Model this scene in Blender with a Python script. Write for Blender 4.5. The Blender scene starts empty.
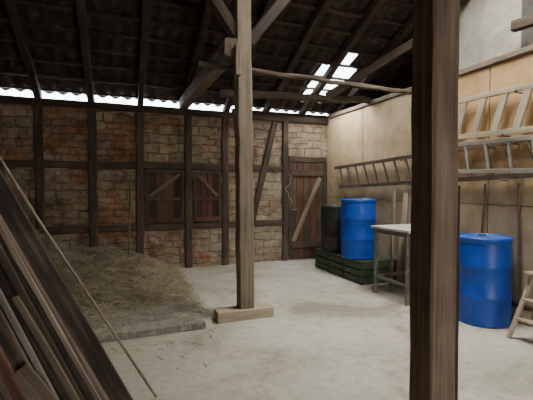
import bpy, math, random
from mathutils import Vector, Matrix
random.seed(7)
D=bpy.data
def link(o):
    bpy.context.scene.collection.objects.link(o); return o
# ---------------------------------------------------------------- materials
def newmat(name):
    m=D.materials.new(name); m.use_nodes=True
    nt=m.node_tree; b=nt.nodes['Principled BSDF']
    return m,nt,b
def N(nt,t,**kw):
    n=nt.nodes.new(t)
    for k,v in kw.items():
        if k in n.inputs.keys(): n.inputs[k].default_value=v
        else: setattr(n,k,v)
    return n
def ramp(nt,stops):
    r=nt.nodes.new('ShaderNodeValToRGB')
    e=r.color_ramp.elements
    while len(e)<len(stops): e.new(0.5)
    for i,(p,c) in enumerate(stops):
        e[i].position=p; e[i].color=(c[0],c[1],c[2],1)
    return r
def wood(name,dark,mid,light,scale=(14,14,0.9),rough=0.85,bump=0.5):
    m,nt,b=newmat(name); L=nt.links.new
    tc=N(nt,'ShaderNodeTexCoord'); oi=N(nt,'ShaderNodeObjectInfo')
    add=N(nt,'ShaderNodeVectorMath',operation='ADD')
    mul=N(nt,'ShaderNodeMath',operation='MULTIPLY'); mul.inputs[1].default_value=37.0
    L(oi.outputs['Random'],mul.inputs[0]); L(tc.outputs['Object'],add.inputs[0]); L(mul.outputs[0],add.inputs[1])
    mp=N(nt,'ShaderNodeMapping'); mp.inputs['Scale'].default_value=scale
    L(add.outputs[0],mp.inputs[0])
    n1=N(nt,'ShaderNodeTexNoise',Scale=1.6,Detail=8,Roughness=0.7); L(mp.outputs[0],n1.inputs['Vector'])
    n2=N(nt,'ShaderNodeTexNoise',Scale=2.2,Detail=4); L(add.outputs[0],n2.inputs['Vector'])
    mx=N(nt,'ShaderNodeMix'); mx.data_type='FLOAT'; mx.inputs[0].default_value=0.4
    L(n1.outputs[0],mx.inputs[2]); L(n2.outputs[0],mx.inputs[3])
    r=ramp(nt,[(0.33,dark),(0.5,mid),(0.68,light)]); L(mx.outputs[0],r.inputs[0]); L(r.outputs[0],b.inputs['Base Color'])
    b.inputs['Roughness'].default_value=rough
    bp=N(nt,'ShaderNodeBump',Strength=bump,Distance=0.01); L(n1.outputs[0],bp.inputs['Height']); L(bp.outputs[0],b.inputs['Normal'])
    return m
def noisy(name,stops,scale=4,detail=8,rough=0.9,bump=0.3,dist=0.01,bscale=40,metal=0):
    m,nt,b=newmat(name); L=nt.links.new
    tc=N(nt,'ShaderNodeTexCoord')
    n1=N(nt,'ShaderNodeTexNoise',Scale=scale,Detail=detail,Roughness=0.65); L(tc.outputs['Object'],n1.inputs['Vector'])
    r=ramp(nt,stops); L(n1.outputs[0],r.inputs[0]); L(r.outputs[0],b.inputs['Base Color'])
    n2=N(nt,'ShaderNodeTexNoise',Scale=bscale,Detail=5); L(tc.outputs['Object'],n2.inputs['Vector'])
    bp=N(nt,'ShaderNodeBump',Strength=bump,Distance=dist); L(n2.outputs[0],bp.inputs['Height']); L(bp.outputs[0],b.inputs['Normal'])
    b.inputs['Roughness'].default_value=rough; b.inputs['Metallic'].default_value=metal
    return m
M_old=wood('wood_old_dark',(0.022,0.014,0.009),(0.065,0.043,0.028),(0.14,0.097,0.067))
M_tie=wood('wood_tie',(0.05,0.034,0.023),(0.14,0.10,0.068),(0.24,0.18,0.13))
M_stack=wood('wood_stack',(0.010,0.006,0.005),(0.042,0.027,0.018),(0.18,0.125,0.09),scale=(26,26,0.7))
M_roofw=wood('wood_roof',(0.016,0.010,0.007),(0.045,0.029,0.019),(0.10,0.068,0.046))
M_post=wood('wood_post_pale',(0.10,0.075,0.050),(0.23,0.18,0.125),(0.36,0.285,0.205),scale=(20,20,0.8))
M_fpost=wood('wood_post_front',(0.045,0.027,0.017),(0.17,0.11,0.072),(0.31,0.215,0.148),scale=(24,24,0.8))
M_pale=wood('wood_pale',(0.20,0.16,0.11),(0.38,0.31,0.22),(0.54,0.46,0.34))
M_red=wood('wood_red_brown',(0.035,0.015,0.008),(0.10,0.043,0.023),(0.17,0.08,0.045))
M_grey=wood('wood_grey',(0.09,0.08,0.065),(0.21,0.19,0.155),(0.36,0.33,0.28))
M_dark=wood('wood_blackish',(0.010,0.007,0.005),(0.03,0.02,0.014),(0.08,0.052,0.038))
M_tile=noisy('roof_tile_clay',[(0.3,(0.014,0.010,0.007)),(0.55,(0.048,0.033,0.024)),(0.75,(0.14,0.10,0.07))],scale=5)
M_plaster=noisy('plaster_grey',[(0.3,(0.26,0.24,0.20)),(0.6,(0.42,0.39,0.34)),(0.8,(0.54,0.51,0.45))],scale=2.5,bump=0.9,dist=0.04,bscale=6)
def board_mat():
    m,nt,b=newmat('chipboard_tan'); L=nt.links.new
    g=N(nt,'ShaderNodeNewGeometry'); sp=N(nt,'ShaderNodeSeparateXYZ'); L(g.outputs['Position'],sp.inputs[0])
    n1=N(nt,'ShaderNodeTexNoise',Scale=3,Detail=9,Roughness=0.65); L(g.outputs['Position'],n1.inputs['Vector'])
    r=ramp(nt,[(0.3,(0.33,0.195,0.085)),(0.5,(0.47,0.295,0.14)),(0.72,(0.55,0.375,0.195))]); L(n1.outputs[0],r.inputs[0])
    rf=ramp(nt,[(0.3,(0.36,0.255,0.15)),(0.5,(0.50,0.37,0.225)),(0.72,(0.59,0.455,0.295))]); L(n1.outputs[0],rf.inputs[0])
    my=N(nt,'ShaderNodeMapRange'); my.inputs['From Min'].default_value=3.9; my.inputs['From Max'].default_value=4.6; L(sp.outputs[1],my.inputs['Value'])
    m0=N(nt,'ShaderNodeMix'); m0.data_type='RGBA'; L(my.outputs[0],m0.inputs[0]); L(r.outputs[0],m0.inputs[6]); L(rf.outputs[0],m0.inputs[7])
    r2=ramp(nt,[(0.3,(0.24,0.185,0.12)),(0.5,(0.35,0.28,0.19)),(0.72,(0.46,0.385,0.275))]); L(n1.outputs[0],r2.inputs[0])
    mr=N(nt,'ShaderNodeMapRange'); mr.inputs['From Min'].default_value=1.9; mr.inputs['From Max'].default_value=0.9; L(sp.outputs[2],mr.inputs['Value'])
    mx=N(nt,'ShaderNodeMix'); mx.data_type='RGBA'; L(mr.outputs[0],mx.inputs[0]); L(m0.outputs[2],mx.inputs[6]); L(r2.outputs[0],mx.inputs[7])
    L(mx.outputs[2],b.inputs['Base Color']); b.inputs['Roughness'].default_value=0.8
    n2=N(nt,'ShaderNodeTexNoise',Scale=60,Detail=4); L(g.outputs['Position'],n2.inputs['Vector'])
    bp=N(nt,'ShaderNodeBump',Strength=0.2,Distance=0.01); L(n2.outputs[0],bp.inputs['Height']); L(bp.outputs[0],b.inputs['Normal'])
    return m
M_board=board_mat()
M_hay=noisy('hay_mass',[(0.3,(0.08,0.062,0.038)),(0.5,(0.21,0.168,0.105)),(0.75,(0.38,0.315,0.21))],scale=22,bump=1.0,dist=0.04,bscale=60)
M_straw=noisy('straw',[(0.3,(0.20,0.16,0.10)),(0.7,(0.54,0.46,0.32))],scale=6)
M_green=noisy('crate_green',[(0.3,(0.02,0.035,0.02)),(0.7,(0.05,0.08,0.045))],scale=8,rough=0.6)
M_steel=noisy('steel_dull',[(0.3,(0.10,0.10,0.09)),(0.7,(0.26,0.25,0.22))],scale=10,rough=0.5,metal=0.5)
M_alu=noisy('aluminium_dull',[(0.3,(0.42,0.41,0.36)),(0.7,(0.6,0.58,0.52))],scale=10,rough=0.5,metal=0.1)
M_blue=noisy('plastic_blue',[(0.3,(0.002,0.042,0.34)),(0.7,(0.006,0.085,0.50))],scale=4,rough=0.42,bump=0.05)
M_bluedk=noisy('plastic_blue_top',[(0.3,(0.01,0.05,0.25)),(0.7,(0.05,0.13,0.38))],scale=14,rough=0.55,bump=0.05)
M_black=noisy('plastic_black',[(0.3,(0.010,0.012,0.012)),(0.7,(0.03,0.034,0.034))],scale=5,rough=0.4,bump=0.05)
M_rope=noisy('rope',[(0.3,(0.25,0.22,0.17)),(0.7,(0.5,0.46,0.38))],scale=30)

def floor_mat():
    m,nt,b=newmat('concrete_floor'); L=nt.links.new
    tc=N(nt,'ShaderNodeTexCoord')
    a=N(nt,'ShaderNodeTexNoise',Scale=0.9,Detail=8,Roughness=0.62,Distortion=0.8); c=N(nt,'ShaderNodeTexNoise',Scale=11,Detail=10,Roughness=0.75)
    L(tc.outputs['Object'],a.inputs['Vector']); L(tc.outputs['Object'],c.inputs['Vector'])
    r1=ramp(nt,[(0.34,(0.27,0.245,0.19)),(0.46,(0.43,0.40,0.325)),(0.6,(0.53,0.505,0.43)),(0.72,(0.60,0.58,0.51))]); L(a.outputs[0],r1.inputs[0])
    r2=ramp(nt,[(0.32,(0.70,0.68,0.65)),(0.52,(1,1,1))]); L(c.outputs[0],r2.inputs[0])
    mx=N(nt,'ShaderNodeMix'); mx.data_type='RGBA'; mx.blend_type='MULTIPLY'; mx.inputs[0].default_value=1
    L(r1.outputs[0],mx.inputs[6]); L(r2.outputs[0],mx.inputs[7])
    sp=N(nt,'ShaderNodeSeparateXYZ'); L(tc.outputs['Object'],sp.inputs[0])
    mr=N(nt,'ShaderNodeMapRange'); mr.inputs['From Min'].default_value=1.6; mr.inputs['From Max'].default_value=-1.0; mr.inputs['To Min'].default_value=-0.25; mr.inputs['To Max'].default_value=0.35; L(sp.outputs[0],mr.inputs['Value'])
    ad=N(nt,'ShaderNodeMath',operation='ADD'); ad.use_clamp=True; L(mr.outputs[0],ad.inputs[0]); L(a.outputs[0],ad.inputs[1])
    m2=N(nt,'ShaderNodeMapRange'); m2.inputs['From Min'].default_value=0.42; m2.inputs['From Max'].default_value=0.75; m2.inputs['To Max'].default_value=0.55; L(ad.outputs[0],m2.inputs['Value'])
    dx=N(nt,'ShaderNodeMix'); dx.data_type='RGBA'; dx.inputs[7].default_value=(0.22,0.185,0.13,1); L(m2.outputs[0],dx.inputs[0]); L(mx.outputs[2],dx.inputs[6])
    L(dx.outputs[2],b.inputs['Base Color'])
    b.inputs['Roughness'].default_value=0.75
    bp=N(nt,'ShaderNodeBump',Strength=0.15,Distance=0.01); L(c.outputs[0],bp.inputs['Height']); L(bp.outputs[0],b.inputs['Normal'])
    return m
M_floor=floor_mat()
def brick_mat():
    m,nt,b=newmat('old_brick'); L=nt.links.new
    def mixc(bl='MIX',f=None):
        q=N(nt,'ShaderNodeMix'); q.data_type='RGBA'; q.blend_type=bl
        if f is not None: q.inputs[0].default_value=f
        return q
    tc=N(nt,'ShaderNodeTexCoord'); sp=N(nt,'ShaderNodeSeparateXYZ'); cb=N(nt,'ShaderNodeCombineXYZ')
    nz=N(nt,'ShaderNodeTexNoise',Scale=4.0,Detail=5); L(tc.outputs['Object'],nz.inputs['Vector'])
    L(tc.outputs['Object'],sp.inputs[0]); L(sp.outputs[0],cb.inputs[0]); L(sp.outputs[2],cb.inputs[1])
    ms=N(nt,'ShaderNodeVectorMath',operation='SCALE'); ms.inputs['Scale'].default_value=0.15; L(nz.outputs['Color'],ms.inputs[0])
    ad=N(nt,'ShaderNodeVectorMath',operation='ADD'); L(cb.outputs[0],ad.inputs[0]); L(ms.outputs[0],ad.inputs[1])
    def bricks(w,h,c1,c2,mo,bias):
        br=N(nt,'ShaderNodeTexBrick',Scale=1.0); L(ad.outputs[0],br.inputs['Vector'])
        br.inputs['Brick Width'].default_value=w; br.inputs['Row Height'].default_value=h
        br.inputs['Mortar Size'].default_value=0.012; br.inputs['Mortar Smooth'].default_value=0.9; br.inputs['Bias'].default_value=bias
        br.inputs['Color1'].default_value=(*c1,1); br.inputs['Color2'].default_value=(*c2,1); br.inputs['Mortar'].default_value=(*mo,1)
        return br
    br=bricks(0.27,0.115,(0.31,0.13,0.062),(0.27,0.185,0.115),(0.25,0.195,0.13),0.0)
    bs=bricks(0.36,0.165,(0.40,0.31,0.21),(0.24,0.19,0.14),(0.20,0.155,0.105),0.0)
    n2=N(nt,'ShaderNodeTexNoise',Scale=5.5,Detail=9,Roughness=0.78); L(tc.outputs['Object'],n2.inputs['Vector'])
    n4=N(nt,'ShaderNodeTexNoise',Scale=1.9,Detail=4,Distortion=0.5); L(tc.outputs['Object'],n4.inputs['Vector'])
    pf=N(nt,'ShaderNodeMapRange'); pf.inputs['From Min'].default_value=0.49; pf.inputs['From Max'].default_value=0.55; L(n4.outputs[0],pf.inputs['Value'])
    base=mixc(); L(pf.outputs[0],base.inputs[0]); L(br.outputs['Color'],base.inputs[6]); L(bs.outputs['Color'],base.inputs[7])
    r=ramp(nt,[(0.3,(0.25,0.22,0.19)),(0.5,(0.9,0.88,0.85)),(0.70,(1.7,1.6,1.4))]); L(n2.outputs[0],r.inputs[0])
    mx=mixc('MULTIPLY',1.0); L(base.outputs[2],mx.inputs[6]); L(r.outputs[0],mx.inputs[7])
    n3=N(nt,'ShaderNodeTexNoise',Scale=3.0,Detail=9,Roughness=0.7,Distortion=0.8); L(tc.outputs['Object'],n3.inputs['Vector'])
    mz=N(nt,'ShaderNodeMapRange'); mz.inputs['From Min'].default_value=1.6; mz.inputs['From Max'].default_value=0.2; mz.inputs['To Min'].default_value=0; mz.inputs['To Max'].default_value=0.07; L(sp.outputs[2],mz.inputs['Value'])
    mxx=N(nt,'ShaderNodeMapRange'); mxx.inputs['From Min'].default_value=0.8; mxx.inputs['From Max'].default_value=3.2; mxx.inputs['To Min'].default_value=0; mxx.inputs['To Max'].default_value=0.12; L(sp.outputs[0],mxx.inputs['Value'])
    su=N(nt,'ShaderNodeMath',operation='ADD'); L(mz.outputs[0],su.inputs[0]); L(mxx.outputs[0],su.inputs[1])
    ml=N(nt,'ShaderNodeMath',operation='ADD'); L(su.outputs[0],ml.inputs[0]); L(n3.outputs[0],ml.inputs[1])
    ms2=N(nt,'ShaderNodeMapRange'); ms2.inputs['From Min'].default_value=0.50; ms2.inputs['From Max'].default_value=0.64; ms2.inputs['To Max'].default_value=0.75; L(ml.outputs[0],ms2.inputs['Value'])
    m2=mixc(); L(ms2.outputs[0],m2.inputs[0]); L(mx.outputs[2],m2.inputs[6])
    gr=ramp(nt,[(0.3,(0.17,0.135,0.095)),(0.7,(0.50,0.42,0.31))]); L(n2.outputs[0],gr.inputs[0])
    L(gr.outputs[0],m2.inputs[7]); L(m2.outputs[2],b.inputs['Base Color'])
    b.inputs['Roughness'].default_value=0.95
    hm=N(nt,'ShaderNodeMix'); hm.data_type='FLOAT'; L(pf.outputs[0],hm.inputs[0]); L(br.outputs['Fac'],hm.inputs[2]); L(bs.outputs['Fac'],hm.inputs[3])
    inv=N(nt,'ShaderNodeMath',operation='SUBTRACT'); L(n2.outputs[0],inv.inputs[0]); L(hm.outputs[0],inv.inputs[1])
    bp=N(nt,'ShaderNodeBump',Strength=1.0,Distance=0.035); L(inv.outputs[0],bp.inputs['Height']); L(bp.outputs[0],b.inputs['Normal'])
    return m
M_brick=brick_mat()
def glass_tile():
    m=D.materials.new('glass_roof_tile'); m.use_nodes=True; nt=m.node_tree; nt.nodes.clear()
    o=nt.nodes.new('ShaderNodeOutputMaterial'); t=nt.nodes.new('ShaderNodeBsdfTransparent'); l=nt.nodes.new('ShaderNodeBsdfTranslucent'); x=nt.nodes.new('ShaderNodeMixShader')
    x.inputs[0].default_value=0.3; nt.links.new(t.outputs[0],x.inputs[1]); nt.links.new(l.outputs[0],x.inputs[2]); nt.links.new(x.outputs[0],o.inputs[0])
    return m
M_glass=glass_tile()
# ---------------------------------------------------------------- mesh helpers
def meshobj(name,vs,fs,mat,smooth=False):
    me=D.meshes.new(name); me.from_pydata(vs,[],fs); me.update()
    me.materials.append(mat)
    if smooth:
        for p in me.polygons: p.use_smooth=True
    return link(D.objects.new(name,me))
def box(name,x0,x1,y0,y1,z0,z1,mat,bev=0.0):
    c=Vector(((x0+x1)/2,(y0+y1)/2,(z0+z1)/2)); hx,hy,hz=(x1-x0)/2,(y1-y0)/2,(z1-z0)/2
    vs=[(sx*hx,sy*hy,sz*hz) for sx in(-1,1) for sy in(-1,1) for sz in(-1,1)]
    fs=[(0,1,3,2),(4,6,7,5),(0,4,5,1),(2,3,7,6),(0,2,6,4),(1,5,7,3)]
    o=meshobj(name,vs,fs,mat); o.location=c
    if bev:
        b=o.modifiers.new('bevel','BEVEL'); b.width=bev; b.segments=2
    return o
def wbox(name,x0,x1,y0,y1,z0,z1,mat):
    vs=[(x,y,z) for x in(x0,x1) for y in(y0,y1) for z in(z0,z1)]
    fs=[(0,1,3,2),(4,6,7,5),(0,4,5,1),(2,3,7,6),(0,2,6,4),(1,5,7,3)]
    return meshobj(name,vs,fs,mat)
def beam(name,p1,p2,w,h,mat,jit=0.004,cham=0.12,parent=None,ref=None,roll=0):
    p1=Vector(p1);p2=Vector(p2); d=p2-p1; L=d.length; z=d.normalized()
    if ref is None: ref=Vector((0,0,1)) if abs(z.z)<0.97 else Vector((0,1,0))
    x=z.cross(Vector(ref)).normalized(); y=z.cross(x).normalized()
    if abs(z.z)>=0.97: x=Vector((1,0,0)); x=(x-z*x.dot(z)).normalized(); y=z.cross(x)
    if roll:
        c,s=math.cos(roll),math.sin(roll); x,y=x*c+y*s,y*c-x*s
    segs=max(2,int(L/0.22)); c=min(w,h)*cham
    prof=[(-w/2+c,-h/2),(w/2-c,-h/2),(w/2,-h/2+c),(w/2,h/2-c),(w/2-c,h/2),(-w/2+c,h/2),(-w/2,h/2-c),(-w/2,-h/2+c)]
    vs=[];fs=[]
    for i in range(segs+1):
        t=-L/2+L*i/segs; ox,oy=random.uniform(-jit,jit),random.uniform(-jit,jit)
        for a,b in prof: vs.append((a+ox+random.uniform(-jit,jit)*.6,b+oy+random.uniform(-jit,jit)*.6,t))
    for i in range(segs):
        for k in range(8):
            a=i*8+k;b=i*8+(k+1)%8; fs.append((a,b,b+8,a+8))
    fs.append(tuple(reversed(range(8)))); fs.append(tuple(range(segs*8,segs*8+8)))
    o=meshobj(name,vs,fs,mat)
    m=Matrix((x,y,z)).transposed().to_4x4(); m.translation=(p1+p2)/2; o.matrix_world=m
    return o
def rod(name,pts,r,mat,res=8):
    cu=D.curves.new(name,'CURVE'); cu.dimensions='3D'; cu.bevel_depth=r; cu.bevel_resolution=3; cu.use_fill_caps=True
    s=cu.splines.new('POLY'); s.points.add(len(pts)-1)
    for i,p in enumerate(pts): s.points[i].co=(*p,1)
    cu.materials.append(mat); return link(D.objects.new(name,cu))
def group(name,objs):
    e=D.objects.new(name,None); e.empty_display_size=0.2; link(e)
    for o in objs: o.parent=e
    return e
def lathe(name,prof,mat,n=48):
    vs=[];fs=[]
    for r,z in prof:
        for k in range(n):
            a=2*math.pi*k/n; vs.append((r*math.cos(a),r*math.sin(a),z))
    for i in range(len(prof)-1):
        for k in range(n):
            k2=(k+1)%n; fs.append((i*n+k,i*n+k2,(i+1)*n+k2,(i+1)*n+k))
    fs.append(tuple(reversed(range(n)))); fs.append(tuple(range((len(prof)-1)*n,len(prof)*n)))
    return meshobj(name,vs,fs,mat,True)
# ---------------------------------------------------------------- key dims
XW=4.05; YB=7.04; SL=0.466
def rz(y): return 3.03+(YB-y)*SL if y>1.5 else 3.03+(YB-1.5)*SL-(1.5-y)*SL
# ---------------------------------------------------------------- shell
wbox('floor',-2.8,6.7,-4.3,7.5,-0.12,0,M_floor)
wbox('wall_back',-2.6,6.6,YB,YB+0.3,0,2.76,M_brick)
wbox('wall_left',-2.8,-2.6,-4.2,YB,0,2.9,M_brick)
def gable(name,x,mat,z0):
    vs=[(x,-4.2,z0),(x,YB+0.02,z0),(x,YB+0.02,rz(YB)),(x,1.5,rz(1.5)),(x,-4.2,rz(-4.2))]
    vs+= [(v[0]+0.1,v[1],v[2]) for v in vs]
    fs=[(0,1,2,3,4),(9,8,7,6,5)]+[(i,(i+5),(i+1)%5+5,(i+1)%5) for i in range(5)]
    return meshobj(name,vs,fs,mat)
gable('wall_gable_left',-2.75,M_dark,2.9)
gable('wall_gable_right',6.5,M_dark,0)
fw=[wbox('front_left',-2.8,0.9,-4.3,-4.1,0,3.0,M_dark),wbox('front_right',2.3,6.6,-4.3,-4.1,0,3.0,M_dark),wbox('front_lintel',0.9,2.3,-4.3,-4.1,2.2,3.0,M_dark)]
group('wall_front',fw)
parts=[wbox('backing',XW,XW+0.12,-4.1,YB,0,2.85,M_dark)]
y=YB-0.01; i=0
while y>-3.5:
    y2=y-1.25
    for (z0,z1) in ((0.0,1.25),(1.256,2.86)):
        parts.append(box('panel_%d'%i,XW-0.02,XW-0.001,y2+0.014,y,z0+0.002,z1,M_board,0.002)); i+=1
    y=y2
group('wall_right',parts)
beam('trim_ledge',(XW+0.02,-3.5,2.9),(XW+0.02,YB-0.03,2.9),0.14,0.07,M_tie)
wbox('loft_floor',XW+0.1,6.5,-4.1,YB,2.74,2.84,M_dark)
wbox('chimney_stack',4.55,5.3,3.3,4.75,2.85,rz(4.75)+0.05,M_plaster)
# ---------------------------------------------------------------- timber framing of back wall
fr=[]
for X in (-1.95,-1.19,-0.41,0.335,1.165,1.855,3.085):
    fr.append(beam('stud',(X,YB+0.03,0),(X,YB+0.03,2.77),0.13,0.15,M_old,jit=.008))
for X0,X1 in ((-2.6,-1.99),(-1.12,-0.48),(-0.34,0.27),(0.40,1.10),(1.23,1.79),(1.92,3.02)):
    fr.append(beam('rail_upper',(X0,YB+0.035,1.83),(X1,YB+0.035,1.83),0.13,0.11,M_old))
    fr.append(beam('rail_lower',(X0,YB+0.035,0.76),(X1,YB+0.035,0.76),0.13,0.12,M_old))
fr.append(beam('wall_plate',(-2.6,YB+0.04,2.815),(6.5,YB+0.04,2.815),0.2,0.115,M_roofw))
fr.append(beam('brace',(2.39,YB+0.005,0.83),(2.86,YB+0.005,2.74),0.12,0.11,M_old))
fr.append(beam('rail_upper',(-1.88,YB+0.035,1.83),(-1.26,YB+0.035,1.83),0.13,0.11,M_old))
fr.append(beam('door_lintel',(3.15,YB+0.02,2.02),(4.0,YB+0.02,2.02),0.13,0.12,M_old))
fr.append(beam('door_jamb',(3.98,YB+0.02,0),(3.98,YB+0.02,1.95),0.08,0.12,M_old))
group('wall_timber_framing',fr)
wbox('trim_eave_board',2.0,6.5,YB+0.03,YB+0.05,2.86,2.95,M_roofw)
# shutters
def shutter(name,x0,x1,z0,z1,flip):
    o=[]; n=4; w=(x1-x0)/n
    for k in range(n): o.append(box('plank_%d'%k,x0+k*w+0.003,x0+(k+1)*w-0.003,YB-0.03,YB-0.001,z0,z1,M_red if k%3 else M_dark,0.003))
    for (a,b,c,d) in ((x0-0.02,x1+0.02,z1-0.03,z1+0.03),(x0-0.02,x1+0.02,z0-0.03,z0+0.03)): o.append(box('frame_h',a,b,YB-0.055,YB-0.031,c,d,M_old,0.003))
    for a in (x0-0.02,x1-0.03): o.append(box('frame_v',a,a+0.05,YB-0.055,YB-0.031,z0+0.03,z1-0.03,M_old,0.003))
    zm=(z0+z1)/2-.05
    o.append(box('mid_rail',x0+.03,x1-.03,YB-.053,YB-.031,zm-.03,zm+.03,M_old,.003))
    p=((x0+0.05,YB-0.045,zm+0.05),(x1-0.05,YB-0.045,z1-0.05)) if flip else ((x0+0.05,YB-0.045,z1-0.05),(x1-0.05,YB-0.045,zm+0.05))
    o.append(beam('diagonal',p[0],p[1],0.025,0.06,M_tie,jit=0.001))
    o.append(box('sill',x0,x1,YB-0.075,YB-0.056,z0-.02,z0+.05,M_red,.003))
    return group(name,o)
shutter('window_1',0.44,1.06,0.87,1.74,True); shutter('window_2',1.28,1.74,0.87,1.74,False)
# door
dr=[];
for k in range(5): dr.append(box('plank_%d'%k,3.16+k*0.156,3.16+(k+1)*0.156-0.006,YB-0.035,YB-0.005,0.03,1.95,M_red if k%2 else M_old,0.004))
for z in (0.30,1.75): dr.append(box('ledge',3.18,3.92,YB-0.065,YB-0.036,z-0.055,z+0.055,M_old,0.004))
dr.append(beam('brace',(3.24,YB-0.05,0.38),(3.84,YB-0.05,1.66),0.028,0.09,M_post,jit=0.001))
dr.append(box('latch',3.20,3.34,YB-0.08,YB-0.066,1.0,1.03,M_steel,0.003))
group('door_1',dr)
# ---------------------------------------------------------------- roof
def tiles(name,yA,yB,x0,x1,row=0.33,hole=None):
    ns=int(abs(yB-yA)/row)+1; nx=int((x1-x0)/0.025); vs=[];fs=[];gf=[]
    W=nx+1
    for r in range(ns):
        for e in (0,1):
            yy=yA+(yB-yA)*(r+e)/ns
            for k in range(W):
                x=x0+(x1-x0)*k/nx
                vs.append((x,yy,rz(yy)+(0.045 if e==0 else 0.01)-(0.035 if (r==0 and e==0) else 0)+0.022*math.sin(2*math.pi*x/0.2)))
    for r in range(2*ns-1):
        for k in range(nx):
            xx=x0+(x1-x0)*(k+.5)/nx; ym=yA+(yB-yA)*(r/2+0.25)/ns
            f=(r*W+k,r*W+k+1,(r+1)*W+k+1,(r+1)*W+k)
            g=False
            for h in (hole or []):
                if h[0]<xx<h[1] and h[2]<ym<h[3]: g=True
            (gf if g else fs).append(f)
    o=[meshobj(name,vs,fs,M_tile)]
    if gf: o.append(meshobj('glass_tiles',vs,gf,M_glass))
    return o
roof=tiles('tiles_rear',YB+0.1,1.5,-2.8,6.6,hole=[(3.30,3.80,6.05,6.78),(3.80,3.98,6.05,6.5),(3.60,3.8,5.7,6.05),(2.2,3.8,2.4,3.7)])  # last hole is an added, unseen roof opening for the overhead fill
roof+=tiles('tiles_front',1.5,-4.3,-2.8,6.6)
y=YB
while y>1.6:
    roof.append(beam('batten',(-2.75,y,rz(y)-0.015),(6.5,y,rz(y)-0.015),0.05,0.035,M_roofw,jit=0.004)); y-=0.3
for k in range(-1,11):
    X=-1.19+0.77*k
    if X>6.4: continue
    roof.append(beam('rafter',(X,YB+0.08,rz(YB+0.08)-0.105),(X+random.uniform(-.03,.03),1.52,rz(1.52)-0.105),0.10,0.13,M_roofw,jit=0.008))
    roof.append(beam('rafter',(X,-4.2,rz(-4.2)-0.105),(X,1.48,rz(1.48)-0.105),0.10,0.13,M_roofw,jit=0.008))
group('ceiling',roof)
fr=[beam('purlin',(-2.7,4.1,rz(4.1)-0.28),(6.5,4.1,rz(4.1)-0.28),0.17,0.18,M_roofw),
    beam('ridge_purlin',(-2.7,1.4,rz(1.5)-0.3),(6.5,1.4,rz(1.5)-0.3),0.17,0.18,M_roofw),
    beam('tie_beam',(1.15,4.02,2.96),(1.10,YB+0.02,2.97),0.17,0.19,M_tie),
    beam('cross_pole',(0.82,4.22,2.80),(4.1,4.22,2.74),0.055,0.06,M_old,jit=0.01,cham=0.3),
    beam('cross_beam',(1.4,5.6,2.86),(4.1,5.6,2.95),0.09,0.10,M_old,jit=0.01),
    beam('knee_brace',(1.25,4.1,3.05),(0.62,4.1,3.95),0.12,0.12,M_roofw),
    beam('knee_brace',(1.35,4.1,3.05),(2.05,4.1,3.95),0.12,0.12,M_roofw),
    beam('wind_brace',(3.2,5.6,2.95),(4.3,4.4,3.75),0.06,0.12,M_old),
    beam('loft_prop',(5.2,3.1,2.85),(4.6,2.9,4.6),0.12,0.12,M_dark),
    beam('loft_rail',(4.35,3.25,3.35),(4.45,1.9,3.25),0.1,0.12,M_old)]
group('roof_beams',fr)
# ---------------------------------------------------------------- posts
group('timber_post',[beam('shaft',(1.31,4.1,0.112),(1.27,4.1,rz(4.1)-0.37),0.165,0.165,M_post,jit=0.006,cham=0.07),
   beam('sole_block',(0.97,4.08,0.056),(1.61,4.08,0.056),0.2,0.11,M_pale,jit=0.002,cham=0.05),
   beam('cleat',(1.2,4.0,2.66),(1.2,4.0,2.98),0.06,0.05,M_post,jit=0.002)])
group('timber_post',[beam('shaft',(1.375,1.40,0.0),(1.36,1.40,rz(1.4)-0.39),0.150,0.150,M_fpost,jit=0.0035,cham=0.07),
   beam('side_batten',(1.466,1.38,0.0),(1.466,1.38,1.46),0.026,0.07,M_dark,jit=0.002)])
# ---------------------------------------------------------------- hay
YH=6.94
def hz(x,y):
    a=max(0,min(1,(y-4.35)/2.55)); b=max(0,min(1,(0.95-x)/2.7))
    h=0.82*(a**1.0)*(b**0.85)
    h+=0.07*math.sin(x*4.1+y*2)*a*b*2+0.05*math.sin(x*9+1)*math.cos(y*8)*min(1,a*b*6)+0.02*math.sin(x*23+y*5)*math.cos(y*19)*min(1,a*b*8)
    return h
vs=[];fs=[];nx=130;ny=100
for j in range(ny+1):
    for i in range(nx+1):
        x=-2.56+3.6*i/nx; y=4.25+(YH-4.25)*j/ny
        z=hz(x,y)
        vs.append((x,y,max(-0.01,z+(random.uniform(-.022,.022) if z>0.02 else -0.02))))
for j in range(ny):
    for i in range(nx):
        a=j*(nx+1)+i; fs.append((a,a+1,a+nx+2,a+nx+1))
mound=meshobj('mound',vs,fs,M_hay,True)
vs=[];fs=[]
def straw(x,y,z,L,tilt):
    a=random.uniform(0,2*math.pi); d=Vector((math.cos(a),math.sin(a),random.uniform(-tilt,tilt))).normalized()*L/2
    if y+abs(d.y)>YH: y=YH-abs(d.y)-.01
    s=Vector((-math.sin(a),math.cos(a),0))*0.0028; c=Vector((x,y,z)); u=Vector((0,0,0.003))
    b=len(vs)
    for p in (c-d-s,c-d+s,c+d+s,c+d-s,c-d+u,c+d+u): vs.append(tuple(p))
    fs.extend([(b,b+1,b+2,b+3),(b,b+3,b+5,b+4),(b+1,b+4,b+5,b+2)])
for _ in range(14000):
    x=random.uniform(-2.45,0.95); y=random.uniform(4.4,6.9); z=hz(x,y)
    if z<0.01 and random.random()<0.6: continue
    straw(x,y,max(z,0)+0.02+random.uniform(-.01,.04),random.uniform(.06,.24),0.6)
st=meshobj('straws',vs,fs,M_straw)
group('hay_pile',[mound,st])
vs=[];fs=[]
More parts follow.
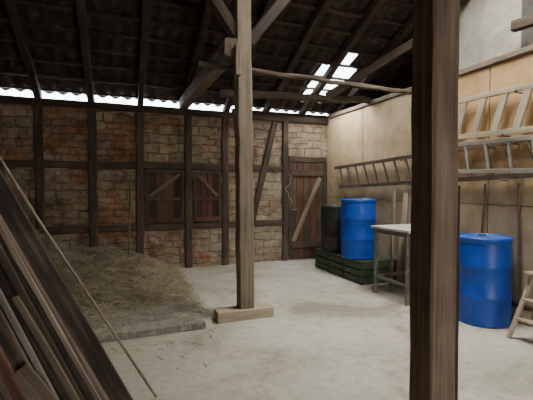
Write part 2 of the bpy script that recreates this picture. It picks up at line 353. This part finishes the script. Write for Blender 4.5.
for _ in range(900):
    x=random.gauss(0,.7); y=random.gauss(4.3,.5)
    if x<-.9 or x>.88 or y>6.5 or hz(x,y)>0.01: continue
    straw(x,y,0.006+(0.075 if (-.85<x<.84 and 3.7<y<4.95) else 0),random.uniform(.03,.12),0.03)
meshobj('scattered_straw',vs,fs,M_straw)
bs=[]
for k in range(4):
    y0=3.88+k*0.225; bs.append(box('board_%d'%k,-0.80+random.uniform(-.04,.04),0.82+random.uniform(-.02,.02)-k*0.04,y0,y0+0.220,0.0,0.07,M_grey,0.005))
group('floor_boards',bs)
# ---------------------------------------------------------------- leaning timber
rail=[beam('rail',(-1.50,0.3,2.50),(-1.50,3.8,2.50),0.12,0.14,M_old),beam('upright',(-1.50,3.72,0),(-1.50,3.72,2.42),0.13,0.13,M_old),beam('upright',(-1.50,0.45,0),(-1.50,0.45,2.42),0.13,0.13,M_old)]
group('leaning_rack',rail)
objs=[]
def T(a,b,w,t,m,roll=0): objs.append(beam('timber_%d'%len(objs),a,b,w,t,m,jit=0.0015,ref=(0,1,0),roll=roll))
T((.03,2.60,0),(-1.36,2.86,2.80),.13,.05,M_stack,.1)
T((-.02,2.50,0),(-1.37,2.72,2.72),.03,.05,M_tie,-.1)
T((-.07,2.44,0),(-1.36,2.72,2.56),.12,.05,M_stack,-.1)
T((-.10,2.33,0),(-1.34,2.46,2.80),.04,.05,M_old,.2)
T((-.15,2.26,0),(-1.35,2.58,2.52),.10,.04,M_stack,-.15)
T((-.16,2.17,0),(-1.33,2.34,2.72),.025,.04,M_grey,.1)
T((-.22,2.10,0),(-1.35,2.36,2.55),.10,.05,M_stack,.1)
T((-.25,2.02,0),(-1.34,2.10,2.74),.05,.05,M_red,.2)
T((-.30,1.93,0),(-1.34,2.15,2.60),.08,.05,M_stack,.0)
T((-.34,1.87,0),(-1.34,1.98,2.70),.03,.05,M_grey,.2)
T((-.39,1.78,0),(-1.35,1.98,2.58),.08,.05,M_tie,-.1)
T((-.45,1.68,0),(-1.34,1.78,2.70),.10,.05,M_stack,.1)
T((-.10,2.74,0),(-1.39,3.05,2.6),.16,.04,M_dark)
T((-.24,2.60,0),(-1.39,2.76,2.5),.18,.04,M_dark)
T((-.36,2.40,0),(-1.39,2.52,2.45),.2,.04,M_dark)
T((-.48,2.16,0),(-1.39,2.28,2.45),.2,.04,M_dark)
objs.append(beam('board_short',(-.16,1.98,0),(-.52,2.04,.56),.26,.025,M_tie,ref=(0,1,0),roll=.2))
objs.append(beam('lath',(.0,2.30,0),(-.62,2.42,1.30),.025,.02,M_post,ref=(0,1,0)))
objs.append(beam('lath',(-.06,2.16,0),(-.50,2.26,.90),.03,.02,M_tie,ref=(0,1,0)))
group('leaning_timber_stack',objs)
group('leaning_pole',[rod('shaft',[(.22,2.70,0.015),(-.5,2.87,1.25),(-1.30,3.04,2.72)],0.009,M_post)])
# ---------------------------------------------------------------- barrels
def barrel(name,x,y,z,R,H,mb,mt,seed=0):
    p=[(R*.93,0),(R*.965,.012),(R*.965,.03),(R*.95,.045),(R*.97,.09),(R*.985,.28*H),(R*.99,.31*H),(R*1.012,.325*H),(R*1.012,.34*H),(R*.99,.355*H),
       (R*1.0,.5*H),(R*.99,.65*H),(R*1.012,.665*H),(R*1.012,.68*H),(R*.99,.695*H),(R*.985,.86*H),(R*.965,.915*H),(R*.955,.93*H),(R*.955,.94*H),(R*.995,.95*H),(R*.995,.985*H),(R*.97,H),(R*.94,H),(R*.93,.97*H),(R*.3,.965*H),(0.001,.965*H)]
    b=lathe('body',p,mb); b.location=(x,y,z)
    l=lathe('lid',[(R*.90,.0),(R*.90,.012),(R*.6,.016),(R*.58,.01),(.001,.01)],mt); l.location=(x,y,z+.972*H)
    o=[b,l]
    for s in (-1,1):
        c=lathe('bung',[(.04,0),(.04,.015),(.035,.02),(.001,.02)],mt,20); c.location=(x+s*R*.62*.7,y+s*R*.62*.7,z+.972*H+.012); o.append(c)
    return group(name,o)
barrel('plastic_barrel',3.70,3.06,0,0.275,0.93,M_blue,M_bluedk)
barrel('plastic_barrel',3.55,5.20,0.346,0.275,0.93,M_blue,M_bluedk)
barrel('plastic_barrel',3.58,5.92,0.346,0.27,0.80,M_black,M_black)
# ---------------------------------------------------------------- green crates
def crate(name,x0,x1,y0,y1,H):
    o=[]
    for x in (x0,x1-.05):
        for y in (y0,y1-.05): o.append(box('corner',x,x+.05,y,y+.05,0,H-.025,M_green,.004))
    n=3
    for k in range(n):
        z=.02+k*(H-.03)/n; t=(H-.03)/n-.02
        o.append(box('slat_f',x0-.015,x0-.001,y0,y1,z,z+t,M_green,.003)); 
        o.append(box('slat_n',x0,x1,y0-.015,y0-.001,z,z+t,M_green,.003)); o.append(box('slat_s',x0,x1,y1+.001,y1+.012,z,z+t,M_green,.003))
    for k in range(4):
        w=(x1-x0+.02)/4; o.append(box('top',x0-.015+k*w,x0-.015+(k+1)*w-.012,y0-.015,y1+.012,H-.024,H,M_green,.003))
    o.append(box('core',x0+.06,x1-.06,y0+.06,y1-.06,0.01,H-.03,M_black))
    return group(name,o)
for k in range(3): crate('green_crate',3.36,4.0,4.82+k*.49,4.82+k*.49+.46,.345)
# ---------------------------------------------------------------- table
tb=[box('top',3.26,3.98,3.72,4.47,.90,.93,M_alu,.005)]
for x in (3.30,3.92):
    for y in (3.78,4.40): tb.append(box('leg',x-.02,x+.02,y-.02,y+.02,0,.899,M_steel,.004))
for y in (3.78,4.40): tb.append(box('stretcher',3.32,3.90,y-.012,y+.012,.22,.26,M_steel,.003)); tb.append(box('apron',3.32,3.9,y-.012,y+.012,.84,.899,M_steel,.003))
for x in (3.30,3.92): tb.append(box('side_rail',x-.012,x+.012,3.80,4.38,.84,.899,M_steel,.003)); tb.append(box('side_stretcher',x-.012,x+.012,3.8,4.38,.22,.26,M_steel,.003))
group('metal_table',tb)
# ---------------------------------------------------------------- ladders
def ladder(name,p0,p1,wv,n,rw,rh,mat,rungw,rungh,pegs=(),ends=0.04):
    p0=Vector(p0);p1=Vector(p1);wv=Vector(wv);o=[]
    o.append(beam('stile',p0,p1,rw,rh,mat,jit=.002)); o.append(beam('stile',p0+wv,p1+wv,rw,rh,mat,jit=.002))
    for k in range(n):
        t=ends+(1-2*ends)*k/(n-1); q=p0.lerp(p1,t)
        o.append(beam('rung',q,q+wv,rungw,rungh,mat,jit=.001,ref=(1,0,0),cham=.25))
    for t in pegs:
        for b in (Vector((0,0,0)),wv):
            q=p0.lerp(p1,t)+b; q.z-=rh/2+.012; o.append(rod('peg',[(q.x-.03,q.y,q.z+.03),(q.x-.03,q.y,q.z),(XW-.0,q.y,q.z)],.009,M_steel))
    return group(name,o)
ladder('wooden_ladder',(3.95,6.42,1.47),(3.95,2.2,1.60),(0,.16,.37),16,.03,.055,M_old,.03,.03,pegs=(.1,.45,.8))
ladder('wooden_ladder',(3.94,4.30,2.10),(3.94,1.75,2.02),(0,-.14,.44),10,.035,.06,M_pale,.085,.03,pegs=(.12,.5,.85))
ladder('aluminium_ladder',(3.86,4.05,1.66),(3.86,1.7,1.60),(0,.05,.33),9,.03,.05,M_grey,.03,.03,pegs=(.15,.5,.85))
# ---------------------------------------------------------------- leaning tools and boards
group('leaning_boards',[beam('board_1',(3.76,4.66,0),(3.90,4.78,1.40),.10,.022,M_post,roll=1.2),beam('board_2',(3.84,4.60,0),(3.98,4.60,1.38),.02,.09,M_pale),beam('board_3',(3.86,4.53,0),(3.98,4.50,1.35),.02,.06,M_grey)])
def tool(name,a,b,kind):
    a=Vector(a);b=Vector(b); o=[rod('handle',[tuple(a.lerp(b,.12)),tuple(b)],.014,M_tie)]
    q=a.lerp(b,.12)
    if kind=='broom':
        o.append(beam('head',q+Vector((0,-.12,0)),q+Vector((0,.12,0)),.05,.04,M_old)); 
        o.append(beam('bristles',q+Vector((0,-.115,-.065)),q+Vector((0,.115,-.065)),.045,.085,M_straw))
    else:
        for s in (-.09,-.03,.03,.09): o.append(rod('tine',[tuple(q),tuple(q+Vector((s,0,-.06))),tuple(a+Vector((s,0,.01)))],.005,M_steel))
    return group(name,o)
tool('broom',(3.985,2.84,.01),(4.0,2.90,1.5),'broom')
tool('pitchfork',(0.13,6.72,.18),(0.18,6.93,1.70),'fork')
group('garden_rake',[rod('handle',[(3.99,3.38,.02),(4.0,3.30,1.5)],.013,M_tie),beam('head',(3.995,3.36,.05),(3.995,3.6,.05),.03,.03,M_steel)])
sl=[]
for (a,b) in (((3.50,2.60,0),(3.70,2.52,.62)),((3.50,2.26,0),(3.70,2.34,.62)),((3.90,2.60,0),(3.72,2.52,.62)),((3.90,2.26,0),(3.72,2.34,.62))): sl.append(beam('leg',a,b,.045,.025,M_pale,jit=.001))
for t in (.3,.6): sl.append(box('tread',3.50+.20*t-.04,3.50+.20*t+.05,2.28,2.58-.08*t,.62*t,.62*t+.022,M_pale,.003))
sl.append(box('top',3.62,3.80,2.30,2.56,.62,.645,M_pale,.004))
group('step_stool',sl)
pts=[(3.12+.05*math.sin(t*.9)+.025*math.sin(t*2.3),YB-.10-.01*math.cos(t),1.72-.06*t) for t in [i*.5 for i in range(20)]]
group('hanging_cord',[rod('strand',pts,.006,M_rope),rod('hook',[(3.12,YB-.03,1.76),(3.12,YB-.11,1.76),(3.12,YB-.11,1.72)],.006,M_steel)])
# ---------------------------------------------------------------- light
w=D.worlds.new('sky'); bpy.context.scene.world=w; w.use_nodes=True
bg=w.node_tree.nodes['Background']; bg.inputs[0].default_value=(0.88,0.94,1,1); bg.inputs[1].default_value=12.0
def area(name,loc,rot,sx,sy,P,col,spread=180):
    l=D.lights.new(name,'AREA'); l.shape='RECTANGLE'; l.size=sx; l.size_y=sy; l.energy=P; l.color=col; l.spread=math.radians(spread)
    o=link(D.objects.new(name,l)); o.location=loc; o.rotation_euler=rot; return o
area('roof_fill_light',(3.0,3.05,4.70),(0,0,0),1.6,1.3,180,(1,0.96,0.86),150)  # added fill lamp out of view under the roof, brightens floor and right wall
area('roof_fill_light',(3.55,6.2,3.22),(math.radians(-20),0,0),0.5,0.7,40,(0.98,0.98,0.92))  # area lamp under the visible skylight tiles, adds to their daylight
area('doorway_daylight',(1.6,-4.05,1.1),(math.radians(90),0,0),1.4,2.2,40,(1,0.90,0.75))
# ---------------------------------------------------------------- camera
c=D.cameras.new('camera'); c.lens=26.0; c.sensor_width=36; c.clip_start=0.05
co=link(D.objects.new('camera',c)); co.location=(0,0,1.45); co.rotation_euler=(math.radians(90-1.79),0,math.radians(-20.9))
bpy.context.scene.camera=co
